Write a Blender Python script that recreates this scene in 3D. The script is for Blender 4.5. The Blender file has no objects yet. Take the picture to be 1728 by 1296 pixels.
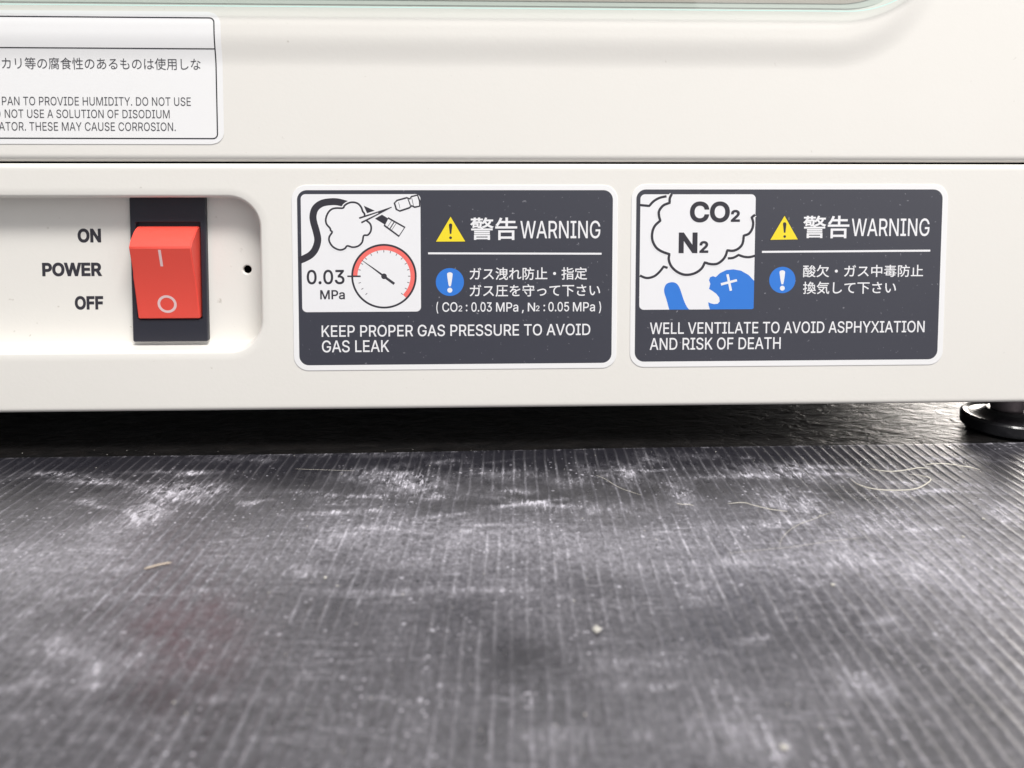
import bpy, bmesh, math, random
import numpy as np
from mathutils import Matrix, Vector
from mathutils.geometry import tessellate_polygon, delaunay_2d_cdt
random.seed(7); rng = np.random.default_rng(11)
SC = bpy.context.scene
C = SC.collection
mm = 0.001

# ------------------------------------------------------------------ camera
F, PX, PY = 1300.0, 864.0, 343.19           # focal length and axis point, in photo pixels
YAW, PITCH, ROLL = 0.036686, 0.058483, 0.0013788
CAM = np.array([0.0, -0.247, 0.092])
_cy, _sy = math.cos(YAW), math.sin(YAW)
_w = np.array([_sy*math.cos(PITCH), _cy*math.cos(PITCH), -math.sin(PITCH)])
_r0 = np.array([_cy, -_sy, 0.0]); _u0 = np.cross(_r0, _w)
_r = _r0*math.cos(ROLL) + _u0*math.sin(ROLL)
_u = -_r0*math.sin(ROLL) + _u0*math.cos(ROLL)

cam_d = bpy.data.cameras.new('camera'); cam = bpy.data.objects.new('camera', cam_d); C.objects.link(cam)
cam.matrix_world = Matrix(((_r[0], _u[0], -_w[0], CAM[0]), (_r[1], _u[1], -_w[1], CAM[1]), (_r[2], _u[2], -_w[2], CAM[2]), (0, 0, 0, 1)))
cam_d.sensor_width = 36; cam_d.lens = 36*F/1728
cam_d.shift_y = -(648-PY)/1728
cam_d.clip_start = 0.01; cam_d.clip_end = 50
cam_d.dof.use_dof = True; cam_d.dof.focus_distance = 0.246; cam_d.dof.aperture_fstop = 12
SC.camera = cam
SC.view_settings.view_transform = 'Standard'; SC.view_settings.look = 'None'
SC.view_settings.gamma = 1; SC.view_settings.exposure = 0.07
SC.cycles.use_denoising = True
SC.cycles.max_bounces = 10

# ------------------------------------------------------------------ light: even room light, ceiling panel, unseen lamps added at the right and low behind
W = bpy.data.worlds.new('World'); SC.world = W; W.use_nodes = True
bg = W.node_tree.nodes['Background']; bg.inputs[0].default_value = (0.96, 0.975, 1.0, 1); bg.inputs[1].default_value = 0.38

def area(name, loc, target, sx, sy, power, color):
    d = bpy.data.lights.new(name, 'AREA'); d.shape = 'RECTANGLE'; d.size = sx; d.size_y = sy; d.energy = power; d.color = color
    o = bpy.data.objects.new(name, d); C.objects.link(o); o.location = loc
    o.rotation_euler = (Vector(target)-Vector(loc)).to_track_quat('-Z', 'Y').to_euler(); return o
area('ceiling_panel_lamp', (0.35, -1.0, 1.75), (0, 0, 0.08), 1.0, 0.40, 48, (1.0, 0.975, 0.94))
area('right_glare_lamp', (1.0, -1.25, 0.75), (0.1, 0, 0.08), 1.3, 2.0, 9, (1.0, 0.96, 0.955))  # unseen lamp added for label glare and a lighter right side
area('low_sheen_lamp', (1.15, 1.0, 0.20), (0.16, 0.03, 0.0), 0.9, 0.38, 20, (1.0, 0.93, 0.86))  # unseen lamp added to put sheen on the bench under the machine

# ------------------------------------------------------------------ where a surveyed point lies on a real plane
def front(px, py, y=0.0):
    d = _w*F + _r*(px-PX) + _u*(PY-py); t = (y-CAM[1])/d[1]; q = CAM + d*t
    return float(q[0]), float(q[2])
def ground(px, py, z):
    d = _w*F + _r*(px-PX) + _u*(PY-py); t = (z-CAM[2])/d[2]; q = CAM + d*t
    return float(q[0]), float(q[1])

# ------------------------------------------------------------------ materials
def mat(name, col, rough=0.4, spec=0.5, coat=0.0, bump=None, metal=0.0, trans=0.0, ior=1.5):
    m = bpy.data.materials.new(name); m.use_nodes = True; nt = m.node_tree; b = nt.nodes['Principled BSDF']
    b.inputs['Base Color'].default_value = (*col, 1); b.inputs['Roughness'].default_value = rough
    b.inputs['Specular IOR Level'].default_value = spec; b.inputs['Coat Weight'].default_value = coat
    b.inputs['Metallic'].default_value = metal; b.inputs['Transmission Weight'].default_value = trans; b.inputs['IOR'].default_value = ior
    if bump:
        sc, st, dist = bump
        n = nt.nodes.new('ShaderNodeTexNoise'); n.inputs['Scale'].default_value = sc; n.inputs['Detail'].default_value = 4
        t = nt.nodes.new('ShaderNodeTexCoord'); k = nt.nodes.new('ShaderNodeBump')
        k.inputs['Strength'].default_value = st; k.inputs['Distance'].default_value = dist
        nt.links.new(t.outputs['Object'], n.inputs['Vector']); nt.links.new(n.outputs['Fac'], k.inputs['Height']); nt.links.new(k.outputs[0], b.inputs['Normal'])
    return m
def vary(m, col2, scale, lo, hi, detail=5):
    """mottle a material's colour with specks of a second colour"""
    nt = m.node_tree; b = nt.nodes['Principled BSDF']; c1 = tuple(b.inputs['Base Color'].default_value)
    t = nt.nodes.new('ShaderNodeTexCoord'); n = nt.nodes.new('ShaderNodeTexNoise'); n.inputs['Scale'].default_value = scale; n.inputs['Detail'].default_value = detail
    r = nt.nodes.new('ShaderNodeMapRange'); r.inputs['From Min'].default_value = lo; r.inputs['From Max'].default_value = hi
    x = nt.nodes.new('ShaderNodeMix'); x.data_type = 'RGBA'; x.inputs[6].default_value = c1; x.inputs[7].default_value = (*col2, 1)
    nt.links.new(t.outputs['Object'], n.inputs['Vector']); nt.links.new(n.outputs['Fac'], r.inputs[0]); nt.links.new(r.outputs[0], x.inputs[0]); nt.links.new(x.outputs[2], b.inputs['Base Color'])
M = {}
M['enamel'] = mat('cream_enamel', (0.80, 0.780, 0.738), 0.38, 0.5, 0.0, (900, 0.06, 0.0004)); vary(M['enamel'], (0.60, 0.57, 0.52), 420, 0.715, 0.78)
_nt = M['enamel'].node_tree; _t = _nt.nodes.new('ShaderNodeTexCoord'); _n = _nt.nodes.new('ShaderNodeTexNoise'); _n.inputs['Scale'].default_value = 28; _n.inputs['Detail'].default_value = 6
_r2 = _nt.nodes.new('ShaderNodeMapRange')
for _i, _x in enumerate((.35, .68, .31, .46)): _r2.inputs[_i+1].default_value = _x
_nt.links.new(_t.outputs['Object'], _n.inputs['Vector']); _nt.links.new(_n.outputs['Fac'], _r2.inputs[0]); _nt.links.new(_r2.outputs[0], _nt.nodes['Principled BSDF'].inputs['Roughness'])   # faint wiped smears in the gloss
M['sticker'] = mat('white_sticker', (0.86, 0.86, 0.865), 0.35, 0.5)
M['print_white'] = mat('white_print', (0.84, 0.84, 0.86), 0.35)
M['print_dark'] = mat('charcoal_print', (0.034, 0.036, 0.053), 0.42, 0.6, 0.6, (1500, 0.05, 0.0003)); vary(M['print_dark'], (0.22, 0.22, 0.25), 800, 0.685, 0.74)
M['print_dark'].node_tree.nodes['Principled BSDF'].inputs['Coat Roughness'].default_value = .55
M['ink_dark'] = mat('charcoal_ink', (0.036, 0.034, 0.044), 0.4)
M['ink_black'] = mat('black_ink', (0.014, 0.014, 0.02), 0.4)
M['ink_grey'] = mat('grey_ink', (0.075, 0.075, 0.085), 0.45)
M['yellow'] = mat('yellow_print', (0.90, 0.72, 0.03), 0.4)
M['blue'] = mat('blue_print', (0.035, 0.20, 0.68), 0.4)
M['coral'] = mat('coral_print', (0.90, 0.17, 0.15), 0.4)
M['red'] = mat('red_plastic', (0.88, 0.095, 0.068), 0.42, 0.5, 0.0, (2500, 0.10, 0.0003)); M['red'].node_tree.nodes['Principled BSDF'].inputs['Subsurface Weight'].default_value = 0.15
M['red'].node_tree.nodes['Principled BSDF'].inputs['Subsurface Radius'].default_value = (0.002, 0.0006, 0.0004)
M['pink'] = mat('white_marking', (0.86, 0.62, 0.62), 0.45)
M['black'] = mat('black_plastic', (0.022, 0.023, 0.034), 0.45, 0.5, 0.0, (2500, 0.12, 0.0003))
M['dark'] = mat('dark_inside', (0.004, 0.004, 0.005), 0.9, 0.0)
M['foot'] = mat('black_foot_plastic', (0.012, 0.012, 0.014), 0.22, 0.5, 0.0, (900, 0.2, 0.0002))
M['steel'] = mat('dull_steel', (0.20, 0.17, 0.18), 0.4, 0.5, 0.0, (1500, 0.2, 0.0002), 0.6)
M['gasket'] = mat('grey_gasket', (0.62, 0.64, 0.60), 0.6)
M['inner'] = mat('inner_frame', (0.50, 0.44, 0.40), 0.6)
M['glass'] = mat('window_glass', (0.93, 0.98, 0.96), 0.02, 0.5, 0, None, 0, 1.0, 1.5)
gl = M['glass'].node_tree; o_ = gl.nodes['Material Output']; gl.nodes.remove(gl.nodes['Principled BSDF'])
tr = gl.nodes.new('ShaderNodeBsdfTransparent'); tr.inputs[0].default_value = (.97, .99, .98, 1); gg = gl.nodes.new('ShaderNodeBsdfGlossy'); gg.inputs['Roughness'].default_value = .02
fr = gl.nodes.new('ShaderNodeFresnel'); fr.inputs[0].default_value = 1.5; mxs = gl.nodes.new('ShaderNodeMixShader'); ge = gl.nodes.new('ShaderNodeNewGeometry'); mr = gl.nodes.new('ShaderNodeMapRange'); mr.inputs[3].default_value = 1.5; mr.inputs[4].default_value = 1/1.5; gl.links.new(ge.outputs['Backfacing'], mr.inputs[0]); gl.links.new(mr.outputs[0], fr.inputs[0])
gl.links.new(fr.outputs[0], mxs.inputs[0]); gl.links.new(tr.outputs[0], mxs.inputs[1]); gl.links.new(gg.outputs[0], mxs.inputs[2]); gl.links.new(mxs.outputs[0], o_.inputs[0])
M['glass_edge'] = mat('ground_glass_edge', (0.62, 0.86, 0.80), 0.25, 0.6)
M['fibre'] = mat('pale_fibre', (0.60, 0.57, 0.50), 0.7)
M['fibre_brown'] = mat('tan_sliver', (0.50, 0.42, 0.34), 0.7)
M['chip'] = mat('beige_chip', (0.52, 0.50, 0.46), 0.8, 0.3, 0, (3000, 0.6, 0.0003))
M['under'] = mat('underside_steel', (0.10, 0.10, 0.10), 0.5)

# ------------------------------------------------------------------ object helpers
def link(name, me, m=None, parent=None, smooth=False):
    o = bpy.data.objects.new(name, me); C.objects.link(o)
    if m: me.materials.append(m)
    if smooth:
        for p in me.polygons: p.use_smooth = True
    if parent: o.parent = parent
    return o
def pyd(name, v, f, m, parent=None, smooth=False):
    me = bpy.data.meshes.new(name); me.from_pydata([tuple(a) for a in v], [], f); me.update(); return link(name, me, m, parent, smooth)
def bmo(name, bm, m, parent=None, smooth=False):
    me = bpy.data.meshes.new(name); bm.to_mesh(me); bm.free(); return link(name, me, m, parent, smooth)
def tag(o, label=None, cat=None, group=None, kind=None):
    for k, v in (('label', label), ('category', cat), ('group', group), ('kind', kind)):
        if v: o[k] = v
    return o
def thing(name, loc, label, cat, group=None):
    o = bpy.data.objects.new(name, None); C.objects.link(o); o.location = loc; o.empty_display_size = .01; return tag(o, label, cat, group)
def crom(pts, n=6, closed=False):
    P = [np.array(p, float) for p in pts]; out = []; N = len(P)
    for i in range(N if closed else N-1):
        a, b, c, d = (P[(i-1) % N], P[i], P[(i+1) % N], P[(i+2) % N]) if closed else (P[max(i-1, 0)], P[i], P[i+1], P[min(i+2, N-1)])
        for k in range(n):
            t = k/n; out.append(.5*((2*b)+(-a+c)*t+(2*a-5*b+4*c-d)*t*t+(-a+3*b-3*c+d)*t**3))
    if not closed: out.append(P[-1])
    return out
def rrect(x0, x1, z0, z1, r, n=10):
    out = []
    for cx, cz, a0 in ((x1-r, z1-r, 0), (x0+r, z1-r, 90), (x0+r, z0+r, 180), (x1-r, z0+r, 270)):
        for k in range(n+1):
            a = math.radians(a0+90*k/n); out.append((cx+r*math.cos(a), cz+r*math.sin(a)))
    return out                                  # counter-clockwise seen from the front (-y)
def sarea(Q): return .5*sum(Q[k-1][0]*Q[k][1]-Q[k][0]*Q[k-1][1] for k in range(len(Q)))
def union_fill(loops):
    """triangles of the union of closed contours (non-zero winding), so overlapping shapes never lie twice in one plane"""
    K = 1000.0; V, Ed = [], []
    for L in loops:
        b = len(V); n = len(L); V += [Vector((p[0]*K, p[1]*K)) for p in L]; Ed += [(b+k, b+(k+1) % n) for k in range(n)]
    v, e, f, _, _, _ = delaunay_2d_cdt(V, Ed, [], 0, 1e-6)
    P = np.array([[a.x, a.y] for a in v]); T = np.array([q for q in f if len(q) == 3]); cen = P[T].mean(1)
    wn = np.zeros(len(T), int)
    for L in loops:
        A = np.array(L, float)*K; B = np.roll(A, -1, 0); x0, x1 = A[:, 0].min(), A[:, 0].max(); m_ = np.where((cen[:, 0] >= x0) & (cen[:, 0] <= x1))[0]
        if not len(m_): continue
        cx, cy = cen[m_, 0][:, None], cen[m_, 1][:, None]
        up = (A[:, 1] <= cy) & (B[:, 1] > cy); dn = (A[:, 1] > cy) & (B[:, 1] <= cy)
        cr_ = (B[:, 0]-A[:, 0])*(cy-A[:, 1])-(cx-A[:, 0])*(B[:, 1]-A[:, 1])
        wn[m_] += (up & (cr_ > 0)).sum(1)-(dn & (cr_ < 0)).sum(1)
    return P/K, [tuple(int(x) for x in t) for t in T[wn != 0]]
class Flat:
    """flat print: closed contours in the x-z plane, united into one mesh"""
    def __init__(s): s.L = []
    def poly(s, pts, hole=False):
        Q = [tuple(map(float, p)) for p in pts]; Q = [p for k, p in enumerate(Q) if math.dist(p, Q[k-1]) > 1e-8]
        if len(Q) < 3: return s
        if (sarea(Q) < 0) != hole: Q = Q[::-1]
        s.L.append(Q); return s
    def stroke(s, pts, w, closed=False, w2=None):
        P = [np.array(p, float) for p in pts]; P = [p for k, p in enumerate(P) if k == 0 or np.linalg.norm(p-P[k-1]) > 1e-8]; N = len(P); l, r = [], []
        for i in range(N):
            a = P[(i-1) % N] if (closed or i) else P[i]; c = P[(i+1) % N] if (closed or i < N-1) else P[i]
            d = c-a; d /= (np.linalg.norm(d)+1e-12); n = np.array([-d[1], d[0]]); ww = w if w2 is None else w+(w2-w)*i/(N-1)
            l.append(P[i]+n*ww/2); r.append(P[i]-n*ww/2)
        for i in range(N if closed else N-1):           # one quad per segment, all united later
            k = (i+1) % N; s.poly([l[i], r[i], r[k], l[k]])
        return s
    def disc(s, c, r, r2=0, a0=0, a1=360, n=48, rz=None):
        rz = rz or r; k = r2/r; full = abs(a1-a0) >= 360
        A = [math.radians(a0+(a1-a0)*i/n) for i in range(n if full else n+1)]
        O = [(c[0]+r*math.cos(a), c[1]+rz*math.sin(a)) for a in A]; I = [(c[0]+r*k*math.cos(a), c[1]+rz*k*math.sin(a)) for a in A]
        if r2 == 0: return s.poly(O)
        if full: s.poly(O); return s.poly(I, True)
        return s.poly(O+I[::-1])
    def build(s, name, m, parent, y, fn=None):
        P, T = union_fill(s.L); bm = bmesh.new(); vs = [bm.verts.new((a, (fn(a, c) if fn else 0)+y, c)) for a, c in P]
        for t in T:
            g = bm.faces.new([vs[i] for i in t]); g.normal_update()
            if g.normal.y > 0: g.normal_flip()
        bmesh.ops.delete(bm, geom=[v for v in bm.verts if not v.link_faces], context='VERTS')
        return bmo(name, bm, m, parent)
try: FONT = bpy.data.fonts.load(bpy.utils.system_resource('DATAFILES', path='fonts')+'/Inter.woff2')   # Blender's own bundled sans; the built-in font if absent
except Exception: FONT = None
def glyphs(body, bold=0.0, space=1.0):
    """outlines of a text as layered triangles: overlapping contours are filled one by one, bold pushes the outline outwards"""
    cu = bpy.data.curves.new('t', 'FONT'); cu.body = body; cu.size = 1; cu.resolution_u = 3; cu.space_character = space
    if FONT and all(ord(c) < 0x2fff and c != '\u30fb' for c in body): cu.font = FONT
    o = bpy.data.objects.new('t', cu); C.objects.link(o); bpy.context.view_layer.update()
    cv = o.to_curve(bpy.context.evaluated_depsgraph_get()); loops = []
    for sp in cv.splines:
        B = sp.bezier_points; n = len(B); L = []
        for k in range(n):
            p0, p1, p2, p3 = [np.array(q[:2]) for q in (B[k].co, B[k].handle_right, B[(k+1) % n].handle_left, B[(k+1) % n].co)]
            straight = abs(np.cross(p1-p0, p3-p0))+abs(np.cross(p2-p0, p3-p0)) < 1e-6; m_ = 1 if straight else 4
            for t in np.arange(m_)/m_: L.append(p0*(1-t)**3+3*p1*t*(1-t)**2+3*p2*t*t*(1-t)+p3*t**3)
        Q = [p for a_, p in enumerate(L) if np.linalg.norm(p-L[a_-1]) > 1e-5]
        if len(Q) > 2: loops.append(Q)
    o.to_curve_clear(); bpy.data.objects.remove(o); bpy.data.curves.remove(cu)
    big = max(loops, key=lambda Q: abs(sarea(Q))); sg = 1 if sarea(big) > 0 else -1
    def grow(Q, d):
        out = []
        for k in range(len(Q)):
            a_ = Q[k]-Q[k-1]; c_ = Q[(k+1) % len(Q)]-Q[k]; a_ = a_/np.linalg.norm(a_); c_ = c_/np.linalg.norm(c_)
            n1 = np.array([a_[1], -a_[0]])*sg; n2 = np.array([c_[1], -c_[0]])*sg; m_ = n1+n2; l = m_@m_
            out.append(Q[k]+(m_*(2/l) if l > .8 else n1)*d)
        return out
    return [grow(Q, bold) if bold else Q for Q in loops]
def write(name, pieces, m, parent, y, P=front, fn=None):
    """pieces: (text, left, right, top, bottom, bold): the ink box of each piece as surveyed on the surface"""
    S = Flat()
    for body, l, r, t, b_, bold in pieces:
        GL = glyphs(body, bold); v = np.concatenate([np.array(Q) for Q in GL]); (x0, y0), (x1, y1) = v.min(0), v.max(0)
        L, R = P(l, (t+b_)/2), P(r, (t+b_)/2); T, B = P((l+r)/2, t), P((l+r)/2, b_)
        for Q in GL: S.L.append([(L[0]+(a-x0)/(x1-x0)*(R[0]-L[0]), B[1]+(c-y0)/(y1-y0)*(T[1]-B[1])) for a, c in Q])
    return S.build(name, m, parent, y, fn)

# ================================================================== the setting: bench top
Z_TABLE = -0.004
bench = bpy.data.materials.new('bench_resin'); bench.use_nodes = True; nt = bench.node_tree; b = nt.nodes['Principled BSDF']
b.inputs['Roughness'].default_value = 0.42; b.inputs['Specular IOR Level'].default_value = 0.6
tc = nt.nodes.new('ShaderNodeTexCoord'); mp = nt.nodes.new('ShaderNodeMapping'); mp.inputs['Scale'].default_value = (.7, 1.3, 1)
n1 = nt.nodes.new('ShaderNodeTexNoise'); n1.inputs['Scale'].default_value = 170; n1.inputs['Detail'].default_value = 5; n1.inputs['Roughness'].default_value = .6; n1.inputs['Distortion'].default_value = .8
n2 = nt.nodes.new('ShaderNodeTexNoise'); n2.inputs['Scale'].default_value = 60; n2.inputs['Detail'].default_value = 4
cr = nt.nodes.new('ShaderNodeValToRGB'); cr.color_ramp.elements[0].position = .38; cr.color_ramp.elements[0].color = (.002, .0018, .002, 1); cr.color_ramp.elements[1].position = .72; cr.color_ramp.elements[1].color = (.009, .0075, .007, 1)
bu = nt.nodes.new('ShaderNodeBump'); bu.inputs['Strength'].default_value = .8; bu.inputs['Distance'].default_value = .0014
for a_, b_ in ((tc.outputs['Object'], mp.inputs[0]), (mp.outputs[0], n1.inputs['Vector']), (tc.outputs['Object'], n2.inputs['Vector']), (n1.outputs['Fac'], bu.inputs['Height']), (bu.outputs[0], b.inputs['Normal']), (n1.outputs['Fac'], cr.inputs[0]), (cr.outputs[0], b.inputs['Base Color'])): nt.links.new(a_, b_)
bm = bmesh.new(); bmesh.ops.create_cube(bm, size=1)
for v in bm.verts: v.co = (v.co.x*2.6+.1, v.co.y*1.6+.1, v.co.z*.03+Z_TABLE-.015)
tag(bmo('bench_top', bm, bench), 'black textured bench top that shows under the machine', kind='structure')

# ================================================================== the incubator
inc = thing('incubator', (0.0, 0.25, Z_TABLE), 'cream enamelled laboratory incubator with door, base panel, power switch and warning labels', 'incubator')
ILOC = Vector((0.0, 0.25, Z_TABLE))
def under(o):                                   # parts are modelled in place, then hung on the thing
    o.parent = inc; o.matrix_parent_inverse = Matrix.Translation(-ILOC); return o
XL, XR = -0.470, 0.203
Z_SEAM, Z_BOT = 0.0905, 0.0105

# --- base panel: flat front, rolled top and bottom edges, rounded recess for the switch
def roll(r, n=5): return [(r-r*math.sin(math.radians(90*k/n)), r-r*math.cos(math.radians(90*k/n))) for k in range(n+1)]   # (depth, inset)
RX0, RX1, RZ0, RZ1, RR = -0.330, -0.0703, 0.0290, 0.0808, 0.0115
def loop_mesh(name, loops, m, parent, fill_last=None, holes=None, flip=False):
    n = len(loops[0]); v = [p for L in loops for p in L]; f = []
    for i in range(len(loops)-1):
        for k in range(n):
            j = (k+1) % n; q = (i*n+k, i*n+j, (i+1)*n+j, (i+1)*n+k); f.append(q[::-1] if flip else q)
    return v, f
zt, zb, r_e = Z_SEAM-0.0003, Z_BOT, 0.0016
bm = bmesh.new()
# outer outline loops (front edge first, then rolled back to the side walls)
out_loops = []
for dep, ins in reversed(roll(r_e)): out_loops.append([(x, dep, z) for x, z in rrect(XL+ins-0*mm, XR-ins, zb+ins*0.9, zt-ins, 0.0012+0.001, 4)])
# innermost of these is the flat's outer border (dep 0)
out_loops.sort(key=lambda L: L[0][1])
hole = []
prof = [(-0.0016, 0.0), (0.0006, 0.00000), (0.0009, 0.00010), (0.0013, 0.0004), (0.0016, 0.0009), (0.0017, 0.0015), (0.0018, 0.0073), (0.0020, 0.0078), (0.0025, 0.0080), (0.0032, 0.0080)]
for off, dep in prof:
    hole.append([(x, dep, z) for x, z in rrect(RX0-0.0005+off, RX1+0.0005-off, RZ0-0.0003+off, RZ1+0.0003-off, RR-off, 14)])
def addl(L): return [bm.verts.new(p) for p in L]
def bridge(A, B):
    for k in range(len(A)):
        j = (k+1) % len(A); bm.faces.new((A[k], A[j], B[j], B[k]))
OL = [addl(L) for L in out_loops]
back = addl([(x, 0.04, z) for x, _, z in out_loops[-1]]); OL.append(back)
for a_, b_ in zip(OL[:-1], OL[1:]): bridge(b_, a_)
HL = [addl(L) for L in hole]
for a_, b_ in zip(HL[:-1], HL[1:]): bridge(a_, b_)
def tess(border, holes):
    P = [[Vector((v.co.x, v.co.z, 0)) for v in border]] + [[Vector((v.co.x, v.co.z, 0)) for v in h] for h in holes]
    vs = list(border)+[v for h in holes for v in h]
    for t in tessellate_polygon(P):
        g = bm.faces.new([vs[i] for i in t]); g.normal_update()
        if g.normal.y > 0: g.normal_flip()
inner_b = addl([(x, 0, z) for x, z in rrect(XL+r_e+.0006, XR-r_e-.0006, zb+r_e*.9+.0006, zt-r_e-.0006, .0020, 4)]); bridge(OL[0], inner_b); tess(inner_b, [HL[0]])
# recess floor with the pin hole
PH = front(417, 455, .008); pin = []
for rr, dep in ((0.0021, 0.0080), (0.00175, 0.0080), (0.0015, 0.0081), (0.00135, 0.0085), (0.00130, 0.0160)):
    pin.append(addl([(PH[0]+rr*math.cos(2*math.pi*k/24), dep, PH[1]+rr*math.sin(2*math.pi*k/24)) for k in range(24)]))
tess(HL[-1], [pin[0]])
for a_, b_ in zip(pin[:-1], pin[1:]): bridge(a_, b_)
base = under(bmo('base_panel', bm, M['enamel'], None, True))
bm = bmesh.new(); bmesh.ops.create_circle(bm, cap_ends=True, radius=0.0022, segments=20, matrix=Matrix.Translation((PH[0], 0.0150, PH[1])) @ Matrix.Rotation(math.pi/2, 4, 'X'))
o = bmo('pin_hole', bm, M['dark'], base)
bm = bmesh.new(); bmesh.ops.create_cone(bm, cap_ends=False, radius1=.00128, radius2=.00128, depth=.006, segments=20, matrix=Matrix.Translation((PH[0], .0121, PH[1])) @ Matrix.Rotation(math.pi/2, 4, 'X'))
bmo('pin_sleeve', bm, M['dark'], o)

# --- door: front sheet with a pressed swelling round the window, rolled lower edge
GX1, GZ0, GR = 0.1500, 0.1388, 0.034                      # window glass: right, bottom, corner
BX1, BZ0, BR = 0.1480, 0.1225, 0.037                      # foot of the pressed swelling
DX0, DZ1 = XL, 0.62
def sdf(x, z, x1, z0, r, x0=-0.42, z1=0.56):
    cx, cz = (x0+x1)/2, (z0+z1)/2; qx = abs(x-cx)-((x1-x0)/2-r); qz = abs(z-cz)-((z1-z0)/2-r)
    return -(math.hypot(max(qx, 0), max(qz, 0))+min(max(qx, qz), 0)-r)      # distance inwards
def ss(a, b, t): t = min(max((t-a)/(b-a), 0), 1); return t*t*(3-2*t)
def swell(x, z):
    d = sdf(x, z, BX1, BZ0, BR)                                              # 0 at the foot, grows towards the glass
    return -0.0012*ss(-0.002, 0.0085, d) + 0.0004*ss(0.0105, 0.0165, d)
z_lo = Z_SEAM+0.0003
zs = [z_lo+0.0027+i*0.0035 for i in range(8)]; zs += list(np.arange(zs[-1]+.001, 0.150, 0.0006)); zs += list(np.arange(0.152, 0.20, .003)); zs += list(np.arange(.21, .54, .03)); zs += list(np.arange(.54, .60, .0025)); zs.append(DZ1)
xs = [DX0+.002]+list(np.arange(-.46, -.40, .003))+list(np.arange(-.39, .085, .02))+list(np.arange(.09, .152, .0009))+[.154, .158, .165, .175, .185, .195, XR-.0022]
rows = []
for k in range(7):
    a = math.radians(90*k/6); rows.append((z_lo+0.0022-0.0022*math.cos(a) if k else z_lo, 0.0022-0.0022*math.sin(a)))
rows = [(z_lo, 0.03)]+[(z_lo+0.0022*(1-math.sin(math.radians(90*(6-k)/6))) , 0.0022*(1-math.cos(math.radians(90*(6-k)/6)))) for k in range(7)]
cols = [(DX0, .03)]+[(DX0+.002*(1-math.cos(math.radians(a_))), .002*(1-math.sin(math.radians(a_)))) for a_ in (0, 20, 40, 60)]+[(x, 0) for x in xs]+[(XR-.0022*(1-math.cos(math.radians(a_))), .0022*(1-math.sin(math.radians(a_)))) for a_ in (60, 40, 20, 0)]+[(XR, .03)]
vv = []; ff = []
allz = rows+[(z, 0) for z in zs]
for z, yb in allz:
    for x, yc in cols: vv.append((x, max(yb, yc)+swell(x, z), z))
nc = len(cols)
for i in range(len(allz)-1):
    for j in range(nc-1): ff.append((i*nc+j, i*nc+j+1, (i+1)*nc+j+1, (i+1)*nc+j))
door = under(pyd('door', vv, ff, M['enamel'], None, True))
# window: seal band, inner frame and the glass pane with its polished edge
def slab(name, out, y0, y1, m, parent, bev=0.0):
    bm = bmesh.new(); A = [bm.verts.new((x, y0, z)) for x, z in out]; B = [bm.verts.new((x, y1, z)) for x, z in out]
    fa = bm.faces.new(A); bm.faces.new(B[::-1])
    for k in range(len(A)):
        j = (k+1) % len(A); bm.faces.new((A[j], A[k], B[k], B[j]))
    bmesh.ops.recalc_face_normals(bm, faces=bm.faces[:])
    if bev: bmesh.ops.bevel(bm, geom=[e for e in fa.edges], offset=bev, segments=2, affect='EDGES', clamp_overlap=True)
    return bmo(name, bm, m, parent)
G0 = rrect(-.410, GX1, GZ0, .55, GR, 24)
slab('window_seal', rrect(-.4085, GX1-.0012, GZ0+.0012, .5485, GR-.001, 24), -0.00105, 0.0010, M['gasket'], door)
slab('inner_frame', rrect(-.405, GX1-.006, GZ0+.0027, .545, GR-.004, 24), -0.00125, 0.0010, M['inner'], door)
pane = slab('window_glass', G0, -0.0030, -0.0014, M['glass'], door, 0.0003)
S = Flat(); S.stroke(rrect(-.410, GX1, GZ0, .55, GR, 24), .00035, True)
S.build('glass_edge', M['glass_edge'], pane, -0.0031)

# --- housing behind the front sheets, underside
bm = bmesh.new(); bmesh.ops.create_cube(bm, size=1)
for v in bm.verts: v.co = (XL+.001+(v.co.x+.5)*(XR-XL-.002), .0235+(v.co.y+.5)*.50, Z_BOT+.0008+(v.co.z+.5)*(.61))
under(bmo('housing', bm, M['enamel']))
bm = bmesh.new(); bmesh.ops.create_cube(bm, size=1)
for v in bm.verts: v.co = (XL+.003+(v.co.x+.5)*(XR-XL-.006), .0040+(v.co.y+.5)*.515, Z_BOT+.0002+(v.co.z+.5)*.0004)
under(bmo('underside_plate', bm, M['under']))
bm = bmesh.new(); bmesh.ops.create_cube(bm, size=1)      # dark backing strip seen through the seam
for v in bm.verts: v.co = (XL+.004+(v.co.x+.5)*(XR-XL-.008), .0050+(v.co.y+.5)*.016, Z_SEAM-.0025+(v.co.z+.5)*.005)
under(bmo('seam_backing', bm, M['dark']))

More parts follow.
